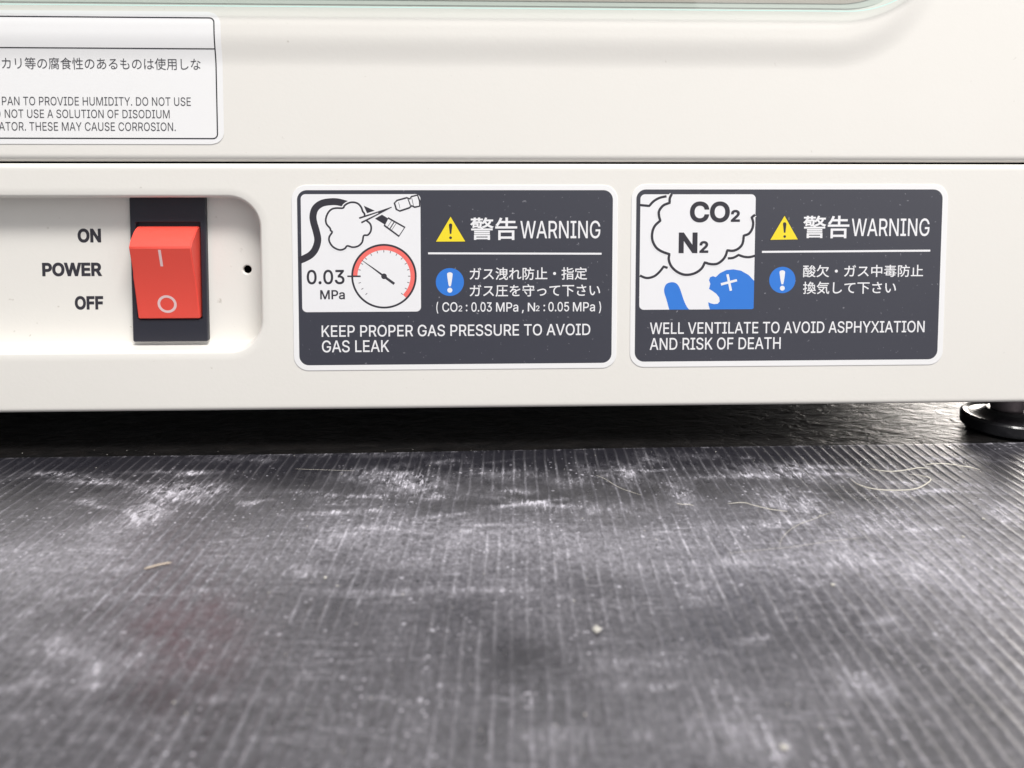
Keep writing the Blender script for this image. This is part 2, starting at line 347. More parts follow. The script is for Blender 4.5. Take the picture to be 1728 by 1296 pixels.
# --- levelling feet
def lathe(prof, cx, cy, n=64):
    bm = bmesh.new(); R = [[bm.verts.new((cx+r*math.cos(2*math.pi*k/n), cy+r*math.sin(2*math.pi*k/n), z)) for k in range(n)] for r, z in prof]
    for A, B in zip(R[:-1], R[1:]):
        for k in range(n):
            j = (k+1) % n; bm.faces.new((A[k], A[j], B[j], B[k]))
    bm.faces.new(R[0][::-1]); bm.faces.new(R[-1]); return bm
def foot(cx, cy):
    pts = [(.0126, Z_TABLE), (.0128, -.0037), (.01435, -.0029), (.01455, -.0026), (.01455, .0007), (.0141, .0013), (.0136, .0016), (.0131, .0015), (.0122, .0011), (.0108, .0011), (.0085, .0016), (.0070, .0025), (.0064, .0033)]
    f = under(bmo('levelling_foot', lathe(pts, cx, cy), M['foot'], None, True))
    fe = f.modifiers.new('edge', 'EDGE_SPLIT'); fe.split_angle = math.radians(22)
    s = bmo('stem', lathe([(.0048, .0030), (.0052, .0036), (.0053, .0040), (.0053, Z_BOT+.0008)], cx, cy, 32), M['steel'], f, True)
    mdl = s.modifiers.new('edge', 'EDGE_SPLIT'); mdl.split_angle = math.radians(40)
for cx, cy in ((.1862, .0160), (-.450, .0160), (.1835, .49), (-.450, .49)): foot(cx, cy)

# --- power switch: black bezel plate, red rocker pressed at the bottom, markings
def box_bev(x0, x1, y0, y1, z0, z1, bev):
    bm = bmesh.new(); bmesh.ops.create_cube(bm, size=1)
    for v in bm.verts: v.co = (x0+(v.co.x+.5)*(x1-x0), y0+(v.co.y+.5)*(y1-y0), z0+(v.co.z+.5)*(z1-z0))
    bmesh.ops.bevel(bm, geom=bm.edges[:], offset=bev, segments=3, affect='EDGES'); return bm
SX0, SX1, SZ0, SZ1 = -.1146, -.0904, .0319, .0793
hx0, hx1, hz0, hz1 = -.11275, -.09215, .0393, .0711
bm = bmesh.new()
O1 = addl([(x, .0063, z) for x, z in rrect(SX0, SX1, SZ0, SZ1, .0006, 3)]); O2 = addl([(x, .0060, z) for x, z in rrect(SX0+.0003, SX1-.0003, SZ0+.0003, SZ1-.0003, .0004, 3)])
O0 = addl([(x, .0079, z) for x, z in rrect(SX0, SX1, SZ0, SZ1, .0006, 3)])
I1 = addl([(x, .0060, z) for x, z in rrect(hx0-.0002, hx1+.0002, hz0-.0002, hz1+.0002, .0005, 3)]); I2 = addl([(x, .0063, z) for x, z in rrect(hx0, hx1, hz0, hz1, .0004, 3)]); I3 = addl([(x, .0077, z) for x, z in rrect(hx0, hx1, hz0, hz1, .0004, 3)])
bridge(O0, O1); bridge(O1, O2); bridge(I1, I2); bridge(I2, I3); tess(O2, [I1]); bm.faces.new(I3)
bmesh.ops.recalc_face_normals(bm, faces=bm.faces[:])
# cut in the recess floor is behind the plate; the well sits in front of a dark back
sw = under(bmo('power_switch', bm, M['black']))
rx0, rx1 = -.11235, -.09260
face = []
for k in range(13):
    t = k/12; z = .0397+t*(.06365-.0397); y = .0053+t*(-.0006-.0053)+.00045*math.sin(math.pi*t); face.append((y, z))
top = [(-.0006, .06365), (.0006, .0656), (.0022, .0670), (.0035, .0683), (.0050, .0693), (.0062, .0697)]
profR = [(.0078, .0397)]+face+top[1:]+[(.0078, .0697)]
bm = bmesh.new(); A = [bm.verts.new((rx0+(.0002 if y < .002 else 0), y, z)) for y, z in profR]; B = [bm.verts.new((rx1-(.0002 if y < .002 else 0), y, z)) for y, z in profR]
bm.faces.new(A); bm.faces.new(B[::-1])
for k in range(len(A)-1): bm.faces.new((A[k], B[k], B[k+1], A[k+1]))
bmesh.ops.recalc_face_normals(bm, faces=bm.faces[:]); bm.edges.ensure_lookup_table()
sel = [e for e in bm.edges if len(e.link_faces) == 2 and e.calc_face_angle() > math.radians(28)]
bmesh.ops.bevel(bm, geom=sel, offset=.00028, segments=3, affect='EDGES')
rk = bmo('rocker', bm, M['red'], sw, True)
ed = rk.modifiers.new('edge', 'EDGE_SPLIT'); ed.split_angle = math.radians(35)
def rocker_y(x, z):
    t = (z-.0397)/(.06365-.0397); return .0053+t*(-.0006-.0053)+.00045*math.sin(math.pi*min(max(t, 0), 1))
S = Flat(); xc = -.1026
S.stroke([(xc-.0001, .0629-.0005*i) for i in range(12)], .00085); S.build('on_marking', M['pink'], rk, -.00004, rocker_y)
S = Flat(); S.disc((xc+.0000, .04465), .00305, .0022, n=48, rz=.0030); S.build('off_marking', M['pink'], rk, -.00004, rocker_y)

# --- printing beside the switch
f8 = lambda a, c: front(a, c, .008)
for word, l, r, t, b_ in (('ON', 131, 170.5, 385.6, 409.4), ('POWER', 71.2, 172.4, 443, 466.3), ('OFF', 126.3, 174.4, 499.4, 522.6)):
    write('lettering', [(word, l, r, t, b_, .036)], M['ink_dark'], base, .00796, f8)

# ================================================================== stickers on the base panel
def sticker(out_px, dark_px, r_out, r_in, parent_name):
    def box(c):
        (lt, rt, lb, rb) = c; a, b2, c2, d = front(*lt), front(*rt), front(*lb), front(*rb)
        return (a[0]+c2[0])/2, (b2[0]+d[0])/2, (c2[1]+d[1])/2, (a[1]+b2[1])/2
    x0, x1, z0, z1 = box(out_px)
    bm = bmesh.new(); o1 = rrect(x0, x1, z0, z1, r_out, 10); o2 = rrect(x0+.00012, x1-.00012, z0+.00012, z1-.00012, r_out-.0001, 10)
    A = [bm.verts.new((x, 0.0, z)) for x, z in o1]; Bv = [bm.verts.new((x, -.00016, z)) for x, z in o1]; D = [bm.verts.new((x, -.00020, z)) for x, z in o2]
    for P_, Q_ in ((A, Bv), (Bv, D)):
        for k in range(len(P_)):
            j = (k+1) % len(P_); bm.faces.new((P_[k], P_[j], Q_[j], Q_[k]))
    bm.faces.new(D); bmesh.ops.recalc_face_normals(bm, faces=bm.faces[:])
    for g in bm.faces:
        if len(g.verts) > 8 and g.normal.y > 0: bmesh.ops.reverse_faces(bm, faces=bm.faces[:]); break
    st = under(bmo(parent_name, bm, M['sticker']))
    x0, x1, z0, z1 = box(dark_px); S = Flat(); S.poly(rrect(x0, x1, z0, z1, r_in, 10)); S.build('dark_panel', M['print_dark'], st, -.000215)
    return st
L1, L2, L3, L4, L5, L6 = -.000230, -.000245, -.000260, -.000275, -.000290, -.000305
def cvt(ox, oy, s): return lambda pts: [front(ox+a*s, oy+c*s) for a, c in pts]
UPX = 247/1300/1000*1.012                      # metres per photo pixel on the front

w1 = sticker(((492, 312), (1042.3, 312.6), (496, 624.3), (1040, 621.8)), ((500.3, 320.4), (1034, 321.2), (506.5, 615.5), (1031.8, 612.6)), .0047, .0031, 'warning_label')
w1['label'] = 'left warning sticker with gas hose and pressure gauge pictogram'
w2 = sticker(((1064.8, 312), (1599.3, 310), (1063.3, 620), (1590.5, 614.6)), ((1072.5, 320.4), (1589.8, 318.8), (1072, 611), (1581.6, 605)), .0047, .0031, 'warning_label')
w2['label'] = 'right warning sticker with gas cloud and fainting figure pictogram'

def warn_sign(st, tri, ex):
    a, b2, c2 = [front(*p) for p in tri]; ce = ((a[0]+b2[0]+c2[0])/3, (a[1]+b2[1]+c2[1])/3)
    S = Flat(); S.poly([a, b2, c2]); S.build('warning_triangle', M['ink_dark'], st, L1)
    S = Flat(); S.poly([(ce[0]+(p[0]-ce[0])*.93, ce[1]+(p[1]-ce[1])*.93) for p in (a, b2, c2)]); S.build('triangle_field', M['yellow'], st, L2)
    x, y = ex; S = Flat(); S.poly([front(*p) for p in ((x-2.9, y-7), (x-2.3, y-9.3), (x, y-10.2), (x+2.3, y-9.3), (x+2.9, y-7), (x+1.3, y+7.5), (x-1.3, y+7.5))]); S.disc(front(x, y+14), .00044); S.build('exclamation_mark', M['ink_dark'], st, L3)
def must_sign(st, c, r):
    S = Flat(); S.disc(front(*c), r*UPX); S.build('blue_disc', M['blue'], st, L1)
    x, y = c; S = Flat(); S.poly([front(*p) for p in crom([(x-4.6, y-12), (x-3.4, y-15.3), (x, y-16.4), (x+3.4, y-15.3), (x+4.6, y-12), (x+2.0, y+5.5), (x, y+7), (x-2.0, y+5.5)], 3, True)])
    S.disc(front(x, y+13.8), 4.2*UPX, n=24); S.build('exclamation_mark', M['print_white'], st, L2)
warn_sign(w1, ((760.4, 363.5), (734, 408.6), (787, 408.4)), (760.4, 387))
warn_sign(w2, ((1323.5, 362), (1297.8, 405.6), (1347.5, 404.8)), (1323.6, 385))
must_sign(w1, (759.2, 475.7), 23.5); must_sign(w2, (1319.7, 472.3), 22.6)
def rule(st, x0, y0, x1, y1, w):
    S = Flat(); S.stroke([front(x0, y0), front(x1, y1)], w*UPX); S.build('rule', M['print_white'], st, L1)
rule(w1, 722.5, 427.3, 1015, 428, 3.2); rule(w2, 1285.4, 424.9, 1569.2, 422.8, 3.4)
PWt = M['print_white']
write('lettering', [('警告', 793.3, 872.7, 366.8, 405, .013)], PWt, w1, L1)
write('lettering', [('WARNING', 878, 1012.8, 372.3, 402.3, .004)], PWt, w1, L1)
write('lettering', [('ガス洩れ防止・指定', 792.4, 990.6, 450.8, 472.2, .008)], PWt, w1, L1)
write('lettering', [('ガス圧を守って下さい', 792.4, 1012.6, 479.4, 500.2, .008)], PWt, w1, L1)
c5 = lambda s, l, r, t, b_: (s, 710+l*.2238, 710+r*.2238, 330+t*.2238, 330+b_*.2238, .006)
write('lettering', [c5('(', 118, 133, 800, 888), c5('CO', 163, 277, 803, 876), c5('2', 285, 313, 828, 872), c5(':', 340, 352, 822, 872), c5('0.03', 382, 536, 803, 875), c5('MPa', 568, 735, 805, 875), c5(',', 762, 777, 862, 886),
      c5('N', 807, 862, 807, 872), c5('2', 868, 895, 828, 870), c5(':', 925, 937, 822, 871), c5('0.05', 962, 1118, 801, 873), c5('MPa', 1147, 1313, 803, 873), c5(')', 1342, 1359, 797, 886)], PWt, w1, L1)
write('lettering', [('KEEP PROPER GAS PRESSURE TO AVOID', 543, 996, 547.3, 567, .006)], PWt, w1, L1)
write('lettering', [('GAS LEAK', 543.5, 657, 573.8, 594.2, .006)], PWt, w1, L1)
write('lettering', [('警告', 1354.6, 1432.7, 363.8, 402, .013)], PWt, w2, L1)
write('lettering', [('WARNING', 1436.7, 1567.8, 368.4, 398.5, .004)], PWt, w2, L1)
write('lettering', [('酸欠・ガス中毒防止', 1354.6, 1557.2, 446.7, 467.4, .008)], PWt, w2, L1)
write('lettering', [('換気して下さい', 1354.6, 1511.5, 474.8, 495.8, .008)], PWt, w2, L1)
write('lettering', [('WELL VENTILATE TO AVOID ASPHYXIATION', 1096.5, 1559.6, 542.4, 562.2, .006)], PWt, w2, L1)
write('lettering', [('AND RISK OF DEATH', 1096.2, 1317, 569.2, 589.7, .006)], PWt, w2, L1)

# pictogram of the left sticker
def panel(st, c, r):
    x0, x1, z0, z1 = (front(*c[0])[0]+front(*c[2])[0])/2, (front(*c[1])[0]+front(*c[3])[0])/2, (front(*c[2])[1]+front(*c[3])[1])/2, (front(*c[0])[1]+front(*c[1])[1])/2
    S = Flat(); S.poly(rrect(x0, x1, z0, z1, r, 6)); S.build('pictogram_panel', M['print_white'], st, L1); return x0, x1, z0, z1
panel(w1, ((507, 327.6), (709, 327.6), (511, 526), (711, 526)), .0015)
k3 = cvt(490, 300, .16204)
S = Flat(); hose = k3(crom([(95, 860), (150, 838), (215, 800), (262, 740), (287, 650), (272, 560), (244, 460), (238, 390), (262, 318), (325, 268), (410, 250), (500, 252), (620, 285)], 6)); S.stroke(hose, 11.6*UPX); 
S.poly(k3([(765, 290), (880, 342), (800, 368)])); S.poly(k3([(882, 425), (955, 383), (1030, 430), (985, 487)])); S.build('hose', M['ink_dark'], w1, L2)
cloud = [(775, 400), (772, 372), (755, 350), (742, 312), (715, 276), (680, 258), (635, 255), (595, 268), (565, 290), (548, 315), (480, 315), (430, 328), (392, 368), (371, 428), (378, 480), (415, 525), (421, 548), (437, 566), (408, 612), (407, 660), (440, 713), (490, 743), (530, 750), (570, 735), (595, 708), (650, 722), (708, 710), (750, 668), (765, 602), (808, 595), (838, 556), (842, 505), (825, 470), (795, 447)]
cl = k3(crom(cloud, 4)); S = Flat(); S.poly(cl); S.stroke(cl, 6.5*UPX); S.stroke(k3([(700, 440), (760, 425), (1050, 306)]), 9*UPX, w2=5*UPX); S.build('cloud_field', M['print_white'], w1, L3)
S = Flat(); S.stroke(cl, 3.0*UPX); S.stroke(k3([(718, 420), (890, 364), (1056, 305)]), 2.9*UPX, w2=1.4*UPX); S.stroke(k3([(740, 467), (880, 396), (1056, 305)]), 2.9*UPX, w2=1.4*UPX); S.poly(k3([(1058, 303), (905, 352), (925, 376)])); S.build('gas_jet', M['ink_dark'], w1, L4)
cA = [(1020, 418), (1192, 515), (1132, 607), (980, 495)]; cB = [(1085, 262), (1112, 235), (1215, 207), (1245, 220), (1262, 195), (1325, 180), (1347, 240), (1347, 295), (1295, 305), (1265, 290), (1240, 312), (1140, 345), (1105, 328)]
S = Flat(); S.poly(k3(cA)); S.poly(k3(cB)); S.build('coupler_field', M['print_white'], w1, L4)
S = Flat(); S.stroke(k3(cA), 2.9*UPX, True); S.stroke(k3(cB), 2.7*UPX, True)
for a_, b_, w_ in (((1085, 455), (1035, 535), 1.7), ((1107, 468), (1055, 545), .8), ((1060, 440), (1010, 515), .8), ((1128, 255), (1143, 318), .7), ((1222, 212), (1250, 292), 1.2), ((1232, 226), (1255, 285), .7), ((1265, 212), (1283, 290), .9)): S.stroke(k3([a_, b_]), w_*UPX)
S.build('hose_coupler', M['ink_dark'], w1, L5)
GC = front(648.2, 466.0); R_ = 54.3*UPX
S = Flat(); S.disc(GC, R_*.965, R_*.81, -45, 180, 60); S.build('red_scale', M['coral'], w1, L2)
S = Flat(); S.disc(GC, R_, R_*.942, 0, 360, 72)
for k in range(19):
    a = math.radians(-45+15*k)
    if k == 15: continue
    S.stroke([(GC[0]+R_*q*math.cos(a), GC[1]+R_*q*math.sin(a)) for q in (.735, .805)], 1.0*UPX)
S.stroke([front(586.4, 466), front(608.8, 466)], 2.6*UPX)
S.stroke([front(*p) for p in ((611, 439), (630, 452.5), (648, 465.8))], .9*UPX, w2=3.2*UPX); S.stroke([front(648, 466), front(665.5, 478.8)], 4.2*UPX); S.disc(GC, 4.7*UPX, n=24)
S.build('pressure_gauge', M['ink_dark'], w1, L3)
S = Flat(); S.stroke([front(652, 468.6), front(663, 476.8)], .9*UPX); S.disc(GC, 2.4*UPX, 1.8*UPX, n=20); S.build('needle_highlight', M['ink_grey'], w1, L4)
write('lettering', [('0.03', 517.9, 581.6, 455, 479.6, .014), ], M['ink_dark'], w1, L3)
write('lettering', [('MPa', 540.6, 582.2, 489.3, 505, .014)], M['ink_dark'], w1, L3)

# pictogram of the right sticker
pb = panel(w2, ((1080, 327.8), (1274.5, 327.8), (1079, 522), (1271.7, 522)), .0015)
k6 = cvt(1050, 300, .1852)
def clipx(pts):
    return [(min(max(p[0], pb[0]), pb[1]), min(max(p[1], pb[2]), pb[3])) for p in pts]
S = Flat()
S.poly(clipx(k6(crom([(427, 1204), (402, 1110), (382, 1045), (382, 1005), (402, 966), (448, 950), (490, 960), (518, 995), (540, 1055), (562, 1120), (590, 1178), (615, 1204)], 3))))
S.poly(clipx(k6([(797, 1204), (785, 1160), (782, 1132), (805, 1143), (835, 1150), (868, 1146), (886, 1125), (882, 1090), (855, 1055), (820, 1030), (789, 1011), (801, 966), (789, 932), (798, 906), (824, 895), (850, 904), (888, 868), (945, 840), (1010, 833), (1080, 845), (1150, 885), (1204, 938), (1204, 1172), (1196, 1188), (1180, 1199), (1165, 1204)])))
S.build('fainting_figure', M['blue'], w2, L2)
S = Flat(); S.stroke(k6([(957, 878), (988, 1028)]), 4.2*UPX); S.build('closed_eye', M['print_white'], w2, L3)
S = Flat(); S.stroke(k6([(897, 970), (1043, 932)]), 4.2*UPX); S.build('closed_eye', M['print_white'], w2, L4)
cl2 = [(450, 148), (432, 185), (430, 228), (372, 252), (335, 300), (333, 345), (345, 390), (295, 438), (272, 500), (274, 570), (308, 635), (362, 672), (428, 695), (422, 742), (442, 800), (490, 850), (555, 880), (620, 880), (680, 858), (725, 820), (750, 770), (800, 785), (860, 783), (908, 752), (938, 712), (955, 660), (1008, 664), (1058, 643), (1094, 598), (1105, 526), (1152, 508), (1183, 460), (1190, 405), (1177, 360), (1208, 336)]
def cusped(pts, cusps, n=4):
    out = []; seg = []
    for i, p in enumerate(pts):
        seg.append(p)
        if i in cusps and len(seg) > 1: out += crom(seg, n)[:-1]; seg = [p]
    return out+crom(seg, n)
cu = k6(cusped(cl2, (2, 6, 12, 20, 25, 29, 33)))
back = [cusped([(160, 248), (245, 256), (285, 213), (340, 182), (402, 168)], (1,)), cusped([(160, 890), (222, 912), (290, 896), (342, 852), (375, 808), (412, 820)], (4,)), cusped([(960, 733), (1010, 728), (1058, 702), (1105, 718), (1155, 722), (1206, 710)], (2,))]
S = Flat()
for b_ in back: S.stroke(k6(b_), 4.0*UPX)
S.build('cloud_behind', M['ink_dark'], w2, L3)
S = Flat(); S.stroke(cu, 7.5*UPX); S.build('cloud_field', M['print_white'], w2, L4)
S = Flat(); S.stroke(cu, 4.3*UPX); S.build('gas_cloud', M['ink_dark'], w2, L5)
write('lettering', [('CO', 1163.9, 1231.2, 339.8, 375.2, .028), ('2', 1233, 1248.3, 354, 374.2, .03)], M['ink_dark'], w2, L5)
write('lettering', [('N', 1145, 1176.6, 392.2, 426.9, .03), ('2', 1180, 1194.9, 406.5, 426.5, .03)], M['ink_dark'], w2, L5)

# ================================================================== sticker on the door, following the pressed swelling
def strip(x0, x1, z0, z1, r, fn, y, name, m, parent):
    """rounded sheet cut into fine rows so that it lies on the curved door"""
    vv, ff = [], []; zz = list(np.linspace(z0, z1, 90)); n = 12
    for z in zz:
        ins = 0
        for e in (z-z0, z1-z):
            if e < r: ins = max(ins, r-math.sqrt(max(r*r-(r-e)**2, 0)))
        for k in range(n+1): vv.append((x0+(x1-ins-x0)*k/n, 0, z))
    vv = [(a, fn(a, c)+y, c) for a, _, c in vv]
    for i in range(len(zz)-1):
        for k in range(n): ff.append((i*(n+1)+k, i*(n+1)+k+1, (i+1)*(n+1)+k+1, (i+1)*(n+1)+k))
    return pyd(name, vv, ff, m, parent, True)
dx1, dz0, dz1 = front(376.5, 130)[0], front(200, 243.2)[1], front(200, 19.5)[1]
note = under(strip(-.200, dx1, dz0, dz1, .0040, swell, -.00018, 'notice_label', M['sticker'], None)); note['label'] = 'white notice sticker with a black border and two languages of text'
lx1, lz0, lz1 = front(365.4, 130)[0], front(200, 233.6)[1], front(200, 30.2)[1]
S = Flat(); rr_ = rrect(-.199, lx1, lz0, lz1, .0014, 6)
loop = []
for a_, b_ in zip(rr_, rr_[1:]+rr_[:1]):
    n_ = max(1, int(math.dist(a_, b_)/.0012)); loop += [(a_[0]+(b_[0]-a_[0])*k/n_, a_[1]+(b_[1]-a_[1])*k/n_) for k in range(n_)]
S.stroke(loop, 2.0*UPX, True); S.build('border_line', M['ink_black'], note, -.00022, swell)
S = Flat(); zd = front(200, 82)[1]; S.stroke([(-.199+(lx1+.199)*k/10, zd) for k in range(11)], 1.6*UPX); S.build('rule', M['ink_black'], note, -.00025, swell)
write('lettering', [('アルカリ等の腐食性のあるものは使用しな', -36, 339, 97.5, 117.5, .0)], M['ink_grey'], note, -.00025, front, swell)
write('lettering', [('PAN TO PROVIDE HUMIDITY. DO NOT USE', 4, 322.4, 163.6, 178.2, .0)], M['ink_grey'], note, -.00025, front, swell)
write('lettering', [('O', -8, 1.5, 184.6, 199, .0), ('NOT USE A SOLUTION OF DISODIUM', 8.8, 286.8, 185, 199.3, .0)], M['ink_grey'], note, -.00025, front, swell)
write('lettering', [('ATOR. THESE MAY CAUSE CORROSION.', -1, 297, 206.2, 220.8, .0)], M['ink_grey'], note, -.00025, front, swell)

# ================================================================== ribbed rubber mat
Z_MAT = -0.0026; ANG = math.radians(-2.4); PITCH_RIB = 0.00325
ca, sa = math.cos(ANG), math.sin(ANG)
def to_obj(x, y): return ca*x+sa*y, -sa*x+ca*y          # world -> mat's own axes (u across the ribs, v along them)
E0, E1 = ground(0, 772.5, Z_MAT), ground(1728, 744.0, Z_MAT)
e0, e1 = to_obj(*E0), to_obj(*E1)
K = 10; offs = [0, .06, .11, .16, .21, .26, .31, .36, .42, .72]
hts = [0, .03, .35, .85, 1, 1, .85, .35, .03, 0]
nr = 176; u0 = -0.29
U = []; RB = []
for i in range(nr):
    jit = rng.normal(0, .00006)
    for o_, h_ in zip(offs, hts): U.append(u0+(i+o_)*PITCH_RIB+jit); RB.append(h_)
U = np.array(U); RB = np.array(RB)
vt = np.concatenate([np.linspace(0, .0008, 3), np.arange(.0016, .170, .0009), np.arange(.173, .30, .006), np.array([.33, .38, .45])])
vedge = e0[1]+(U-e0[0])*(e1[1]-e0[1])/(e1[0]-e0[0])
NU, NV = len(U), len(vt)
UU = np.repeat(U[None, :], NV, 0); VV = vedge[None, :]-vt[:, None]
def wob(u, v): return .00010*np.sin(v*150+u*9)+.00007*np.sin(v*380+u*37+1)+.00016*np.sin(v*41+u*14+2)
def smooth_noise(u, v, s, seed):
    r_ = np.random.default_rng(seed); g = r_.random((256, 256)); a = (u*s) % 255; c = (v*s) % 255
    i, j = a.astype(int), c.astype(int); fa, fc = a-i, c-j; fa = fa*fa*(3-2*fa); fc = fc*fc*(3-2*fc); i2, j2 = (i+1) % 256, (j+1) % 256
    return (g[i, j]*(1-fa)+g[i2, j]*fa)*(1-fc)+(g[i, j2]*(1-fa)+g[i2, j2]*fa)*fc
ribid = np.floor((UU-u0)/PITCH_RIB)
wear_h = .35+.65*smooth_noise(ribid*.37, VV*120, 1.0, 5)
X = UU+wob(UU, VV); H = RB[None, :]*.00018*wear_h*np.clip(.25+vt[:, None]/.006, 0, 1)
H += .00012*np.sin(UU*31+VV*17)+.00010*np.sin(VV*47-UU*11)+.00005*(smooth_noise(UU, VV, 600, 3)-.5)
H[0, :] -= .0010; H[1, :] -= .00015
co = np.stack([X, VV, H], -1).reshape(-1, 3)
idx = np.arange(NU*NV).reshape(NV, NU)
fa = np.stack([idx[1:, :-1], idx[1:, 1:], idx[:-1, 1:], idx[:-1, :-1]], -1).reshape(-1, 4)
me = bpy.data.meshes.new('rubber_mat'); me.from_pydata(co.tolist(), [], fa.tolist()); me.update()
# where the photo shows chalky scuffs, sheen painted as pale bands, dark patches and a reddish stain (survey points on the mat)
def blob(px, py, rx, ry, amp, rot=0.0):
    x, y = ground(px, py, Z_MAT); u, v = to_obj(x, y)
    x2, y2 = ground(px+rx, py, Z_MAT); x3, y3 = ground(px, py-ry, Z_MAT)
    a_ = abs(x2-x); b2 = math.hypot(x3-x, y3-y); c_, s_ = math.cos(rot), math.sin(rot)
    du, dv = UU-u, VV-v; p_ = (du*c_+dv*s_)/a_; q_ = (-du*s_+dv*c_)/b2
    return amp*np.exp(-(p_**2+q_**2))
sc = np.zeros_like(UU)
for a_ in ((310, 828, 70, 11, 1.5, 0), (245, 868, 36, 17, 1.6, .3), (165, 815, 26, 4, 1.0), (690, 815, 50, 13, 1.3, -.2), (380, 775, 60, 5, .9), (620, 768, 120, 4, .9), (1180, 770, 50, 4, .7), (740, 838, 40, 4, .9), (640, 800, 60, 10, .7), (850, 800, 60, 8, .45), (960, 812, 30, 5, .6), (985, 790, 14, 10, .5), (1055, 800, 32, 16, .7),
           (1095, 772, 25, 9, .8), (1150, 835, 20, 16, .9), (1300, 795, 70, 10, .7), (1350, 795, 24, 14, .6), (1330, 850, 50, 22, .9), (1480, 866, 110, 8, .5), (1490, 885, 60, 10, .7), (1690, 862, 26, 14, 1.0, -.9), (1700, 880, 20, 8, .8), (1420, 945, 60, 14, .8), (1240, 948, 50, 8, .6), (1560, 965, 50, 20, .6),
           (90, 1000, 14, 8, .8), (40, 1040, 12, 8, .7), (90, 1085, 30, 12, .9), (110, 1105, 40, 8, .8), (190, 1120, 60, 22, .5, .8), (640, 1000, 90, 5, .6), (800, 995, 120, 5, .6), (1080, 1122, 60, 10, .45), 
           (1450, 1160, 60, 24, .5), (1240, 1240, 90, 30, .45), (1310, 1265, 18, 12, .8), (950, 1240, 60, 18, .35), (700, 950, 30, 10, .5), (500, 960, 60, 12, .4), (1010, 860, 120, 10, .45)): sc += blob(*a_)
r2 = np.random.default_rng(4)
for k in range(70):
    px, py = r2.uniform(0, 1728), 772+130*r2.random()**1.2
    sc += blob(px, py, r2.uniform(12, 70), r2.uniform(1.2, 4.5), r2.uniform(.4, 1.0), r2.uniform(-.3, .3))
for k in range(40):
    px, py = r2.uniform(0, 1728), r2.uniform(880, 1250)
    sc += blob(px, py, r2.uniform(8, 50), r2.uniform(2, 8), r2.uniform(.3, .7), r2.uniform(-.4, .4))
fl = np.zeros_like(UU)
for a_ in ((620, 890, 180, 30, .7), (870, 910, 320, 44, 1.0), (1500, 930, 260, 44, .9), (90, 940, 190, 60, 1.0), (1650, 1010, 120, 70, .7), (110, 1120, 120, 50, .5), (1150, 960, 200, 25, .5)): fl += blob(*a_)  # pale bands paint the front panel's reflected sheen into the mat colour
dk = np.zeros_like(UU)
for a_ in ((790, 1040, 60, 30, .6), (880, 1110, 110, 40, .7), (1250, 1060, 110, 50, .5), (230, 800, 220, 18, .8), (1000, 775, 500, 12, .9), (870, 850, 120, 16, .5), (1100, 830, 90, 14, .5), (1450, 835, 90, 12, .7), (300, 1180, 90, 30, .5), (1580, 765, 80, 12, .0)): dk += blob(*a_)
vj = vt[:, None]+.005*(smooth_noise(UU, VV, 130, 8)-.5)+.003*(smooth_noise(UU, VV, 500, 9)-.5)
near = np.clip(1-(vj-.009)/.006, 0, 1)*np.clip((.150-UU)/.06, 0, 1)  # machine's shade and dark reflection painted as a strip along the edge
dk += 1.15*np.clip(1-(vj-.014)/.048, 0, 1)*(.5+.5*np.clip((.17-UU)/.10, 0, 1))  # painted shade, fading out away from the machine
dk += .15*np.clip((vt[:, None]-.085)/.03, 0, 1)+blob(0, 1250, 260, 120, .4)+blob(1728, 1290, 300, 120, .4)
rd = blob(330, 1080, 75, 60, 1.3, .5)+blob(300, 1035, 60, 24, .9)
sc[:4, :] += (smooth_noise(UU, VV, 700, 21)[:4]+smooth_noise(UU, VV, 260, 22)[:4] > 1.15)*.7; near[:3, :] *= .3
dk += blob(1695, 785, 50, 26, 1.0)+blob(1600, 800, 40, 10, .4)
for nm, arr in (('rib', np.repeat(RB[None, :], NV, 0)*wear_h), ('scuff', np.clip(sc, 0, 1.7)), ('patch_shade', np.clip(dk, 0, 1.2)), ('near', near), ('sheen_haze', np.clip(fl, 0, 1.3)), ('stain', np.clip(rd, 0, 1)), ('ribid', (ribid*7.31) % 50)):
    at = me.attributes.new(nm, 'FLOAT', 'POINT'); at.data.foreach_set('value', arr.astype(np.float32).ravel())

mm_ = bpy.data.materials.new('worn_ribbed_rubber'); mm_.use_nodes = True; nt = mm_.node_tree; N = nt.nodes; Lk = nt.links.new; b = N['Principled BSDF']
def nd(t, **k):
    n = N.new(t)
    for a_, v_ in k.items(): setattr(n, a_, v_)
    return n
def mth(op, a_, b_=None, c_=None, clamp=False):
    n = nd('ShaderNodeMath', operation=op, use_clamp=clamp)
    for i, x in enumerate((a_, b_, c_)):
        if x is None: continue
        if isinstance(x, (int, float)): n.inputs[i].default_value = x
        else: Lk(x, n.inputs[i])
    return n.outputs[0]
def attr(nm): n = nd('ShaderNodeAttribute', attribute_name=nm); return n.outputs['Fac']
tcn = nd('ShaderNodeTexCoord')
def noise(scale, stretch=(1, 1, 1), detail=4, rough=.5, dist=0, vec=None, rot=0):
    m_ = nd('ShaderNodeMapping'); m_.inputs['Scale'].default_value = stretch; m_.inputs['Rotation'].default_value = (0, 0, rot); Lk(vec or tcn.outputs['Object'], m_.inputs[0])
    n = nd('ShaderNodeTexNoise'); n.inputs['Scale'].default_value = scale; n.inputs['Detail'].default_value = detail; n.inputs['Roughness'].default_value = rough; n.inputs['Distortion'].default_value = dist; Lk(m_.outputs[0], n.inputs['Vector']); return n.outputs['Fac']
def rng_(v, lo, hi, a_=0, b_=1):
    n = nd('ShaderNodeMapRange', clamp=True); Lk(v, n.inputs[0])
    for i, x in enumerate((lo, hi, a_, b_)): n.inputs[i+1].default_value = x
    return n.outputs[0]
